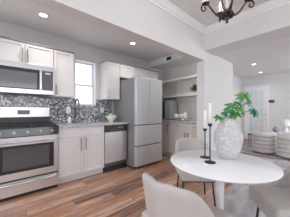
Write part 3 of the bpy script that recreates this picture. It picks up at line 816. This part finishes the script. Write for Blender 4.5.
# branches with palmate leaves
C_, S_ = math.cos(math.radians(48.4)), math.sin(math.radians(48.4))
FWD = Vector((C_, S_, 0)); RGT = Vector((S_, -C_, 0))
def P(depth, right, z): return FWD * depth + RGT * right + Vector((0, 0, z))
bt = thing('leafy_branch', 'green branches with star-shaped leaves in the textured vase', 'plant', (VX, VY, TZ + .27))
org = Vector((VX, VY, TZ + .27))
def leaf(c, size, normal, up, m, lobes=7, spread=300, rs=1):
    size = size * 1.10; c = Vector(c) - org; n = Vector(normal).normalized()
    u = Vector(up); u = (u - n * u.dot(n)).normalized(); v = n.cross(u)
    rnd = random.Random(rs); bm = new(); 
    for k in range(lobes):
        a = math.radians(-spread / 2 + spread * k / (lobes - 1) + rnd.uniform(-6, 6))
        ln = size * (1.0 - .28 * abs(a) / math.radians(spread / 2)) * rnd.uniform(.88, 1.08)
        d = u * math.cos(a) + v * math.sin(a); s = n.cross(d)
        ww = ln * .19; prev = None
        for j in range(8):
            q = j / 7
            wd = ww * math.sin(PI * min(1, q * .92 + .06)) ** .8 * (1.15 if q > .35 else .9)
            sag = -n * (ln * .22 * q * q)
            mid = c + d * (ln * q) + sag
            row = [bm.verts.new(mid - s * wd + n * wd * .18), bm.verts.new(mid), bm.verts.new(mid + s * wd + n * wd * .18)]
            if prev:
                for i in (0, 1): bm.faces.new((prev[i], prev[i + 1], row[i + 1], row[i]))
            prev = row
    bmesh.ops.remove_doubles(bm, verts=bm.verts, dist=.0006)
    o = obj('leaf', bm, m, bt, True)
    return o
def px(x, y, d):     # a point seen at that place, at its own distance
    return P(d, (x - 145) / 165 * d, CAM_H - (y - 111) / 165 * d)
tocam = -FWD
LV = [ # x, y, depth, size, tilt(right, up), up dir (right, z), material
    (243.5, 97, 1.38, .082, (-.2, .7), (-.1, 1), 'leaf_pale', 7, 280),
    (246.0, 98, 1.34, .068, (.5, .5), (.8, .5), 'leaf', 6, 220),
    (249.5, 101.5, 1.33, .055, (.4, .3), (.5, -1), 'leaf_dark', 5, 180),
    (233.5, 106, 1.33, .068, (-.3, .9), (-.7, .6), 'leaf', 7, 260),
    (238.5, 109, 1.30, .060, (.1, .9), (.9, .1), 'leaf', 6, 230),
    (235.0, 113, 1.30, .066, (-.1, .8), (-.4, -.8), 'leaf', 6, 240),
    (241.5, 112, 1.36, .050, (.3, .6), (.8, .5), 'leaf_dark', 5, 220),
    (253.5, 111, 1.36, .066, (.3, .5), (.5, -1), 'leaf_dark', 7, 270),
    (257.0, 112.5, 1.33, .050, (.5, .4), (1, -.2), 'leaf', 5, 200),
    (219.5, 116.5, 1.32, .050, (-.4, .5), (-.7, -.9), 'leaf', 5, 170),
    (223.5, 115, 1.36, .046, (-.1, .6), (.5, .7), 'leaf_pale', 5, 190),
    (238, 104, 1.37, .050, (.2, .8), (.6, .9), 'leaf_dark', 6, 220),
    (229.5, 109.5, 1.31, .052, (-.3, .8), (-1, -.3), 'leaf_dark', 6, 220),
    (248.5, 94.5, 1.37, .050, (.4, .6), (.3, 1), 'leaf_pale', 5, 180),
    (227, 113.5, 1.40, .040, (0, .6), (-.9, .5), 'leaf', 5, 200),
]
for i, (x, y, d, s, tl, ud, m, lb, spn) in enumerate(LV):
    c = px(x, y, d)
    leaf(c, s, tocam * .8 + RGT * tl[0] + Vector((0, 0, tl[1])), RGT * ud[0] + Vector((0, 0, ud[1])), m, lb, spn, i)
def stem(pts):
    bm = new(); tube(bm, [Vector(p) - org for p in pts], .0028, 6); obj('stem', bm, 'shrub', bt, True)
root = Vector((VX, VY, TZ + .275))
def st(x, y, d, bend):
    e = px(x, y, d); mid = (root + e) / 2 + Vector((0, 0, bend))
    pts = [(1 - q) ** 2 * root + 2 * q * (1 - q) * mid + q * q * e for q in [k / 8 for k in range(9)]]
    stem(pts)
st(244, 97.5, 1.385, .02); st(236, 109, 1.32, .02); st(253.5, 111, 1.365, .06); st(221, 116, 1.34, .04)
st(248, 101, 1.345, .03); st(226, 114, 1.39, .02)

# ================================================================ CHANDELIER
CX, CY = P(1.40, (227 - 145) / 165 * 1.40, 0).xy
HZ = CAM_H + (111 - 16) / 165 * 1.40           # hub height
t = thing('chandelier', 'aged bronze chandelier with scrolled arms above the dining table', 'chandelier', (CX, CY, HZ))
bm = new(); lathe(bm, [(.0001, -.062), (.009, -.060), (.013, -.050), (.009, -.040), (.018, -.030), (.026, -.020), (.018, -.010), (.038, .0), (.050, .014), (.044, .030), (.016, .045), (.010, .06), (.0001, .06)], 24)
obj('hub', bm, 'bronze', t, True)
bm = new(); lathe(bm, [(.012, .055), (.016, .08), (.011, .12), (.018, .17), (.018, .28), (.010, .32), (.0001, .33)], 20); obj('column', bm, 'ceramic', t, True)
bm = new(); cyl(bm, (0, 0, .32), (0, 0, CE - HZ - .03), .006, n=10); obj('hanging_rod', bm, 'bronze', t, True)
bm = new(); lathe(bm, [(.0001, CE - HZ - .035), (.03, CE - HZ - .03), (.06, CE - HZ - .006), (.06, CE - HZ - .0005), (.0001, CE - HZ - .0005)], 28); obj('canopy', bm, 'bronze', t, True)
for k in range(8):     # leaf ornament around the hub
    a = 2 * PI * k / 8 + .2
    bm = new(); pts = [(r * math.cos(a), r * math.sin(a), z) for r, z in ((.02, -.004), (.036, -.012), (.048, -.004), (.050, .008), (.043, .012))]
    tube(bm, pts, [.006, .009, .009, .007, .004], 8); obj('ornament', bm, 'bronze', t, True)
for k in range(4):
    a = 2 * PI * k / 4 + math.radians(-41.6 - 8)
    ca, sa = math.cos(a), math.sin(a)
    rz = [(.020, .012), (.045, .002), (.075, .010), (.105, .038), (.130, .074), (.150, .102), (.172, .116), (.196, .110), (.210, .088), (.204, .066), (.186, .058), (.174, .070), (.177, .086), (.188, .088)]
    # smooth the polyline
    def cr(p0, p1, p2, p3, u):
        return tuple(.5 * ((2 * b) + (-a_ + c) * u + (2 * a_ - 5 * b + 4 * c - d) * u * u + (-a_ + 3 * b - 3 * c + d) * u ** 3) for a_, b, c, d in zip(p0, p1, p2, p3))
    sm = []
    for i in range(len(rz) - 1):
        p0, p1, p2, p3 = rz[max(i - 1, 0)], rz[i], rz[i + 1], rz[min(i + 2, len(rz) - 1)]
        for u in (0, .33, .66): sm.append(cr(p0, p1, p2, p3, u))
    sm.append(rz[-1])
    bm = new(); tube(bm, [(r * ca, r * sa, z) for r, z in sm], [.0095 - .0045 * i / len(sm) for i in range(len(sm))], 8); arm = obj('arm', bm, 'bronze', t, True)
    # upper counter scroll
    rz2 = [(.018, .05), (.035, .075), (.055, .11), (.06, .15), (.048, .185), (.030, .19), (.022, .175), (.030, .165)]
    bm = new(); tube(bm, [(r * math.cos(a + .5), r * math.sin(a + .5), z) for r, z in rz2], .004, 8); obj('inner_scroll', bm, 'bronze', arm, True)
    # cup, candle sleeve and bulb
    bm = new(); lathe(bm, [(.0001, .108), (.010, .108), (.016, .112), (.030, .117), (.033, .122), (.012, .124), (.0001, .124)], 18, (.172 * ca, .172 * sa)); obj('drip_cup', bm, 'bronze', arm, True)
    bm = new(); lathe(bm, [(.030, .124), (.040, .15), (.045, .19), (.040, .23), (.046, .25)], 20, (.172 * ca, .172 * sa), caps=False); obj('glass_shade', bm, 'lamp_glass', arm, True)
    bm = new(); lathe(bm, [(.010, .124), (.010, .17), (.0001, .171)], 14, (.172 * ca, .172 * sa)); obj('candle_sleeve', bm, 'ceramic', arm, True)
    bm = new(); lathe(bm, [(.0001, .17), (.010, .178), (.014, .195), (.008, .22), (.0001, .235)], 14, (.172 * ca, .172 * sa)); obj('bulb', bm, 'bulb', arm, True)
l = bpy.data.lights.new('chandelier_glow', 'POINT'); l.energy = 3; l.color = (1, .92, .82); l.shadow_soft_size = .12
lo = bpy.data.objects.new('chandelier_glow', l); COL.objects.link(lo); lo.location = (0, 0, .42); lo.parent = t
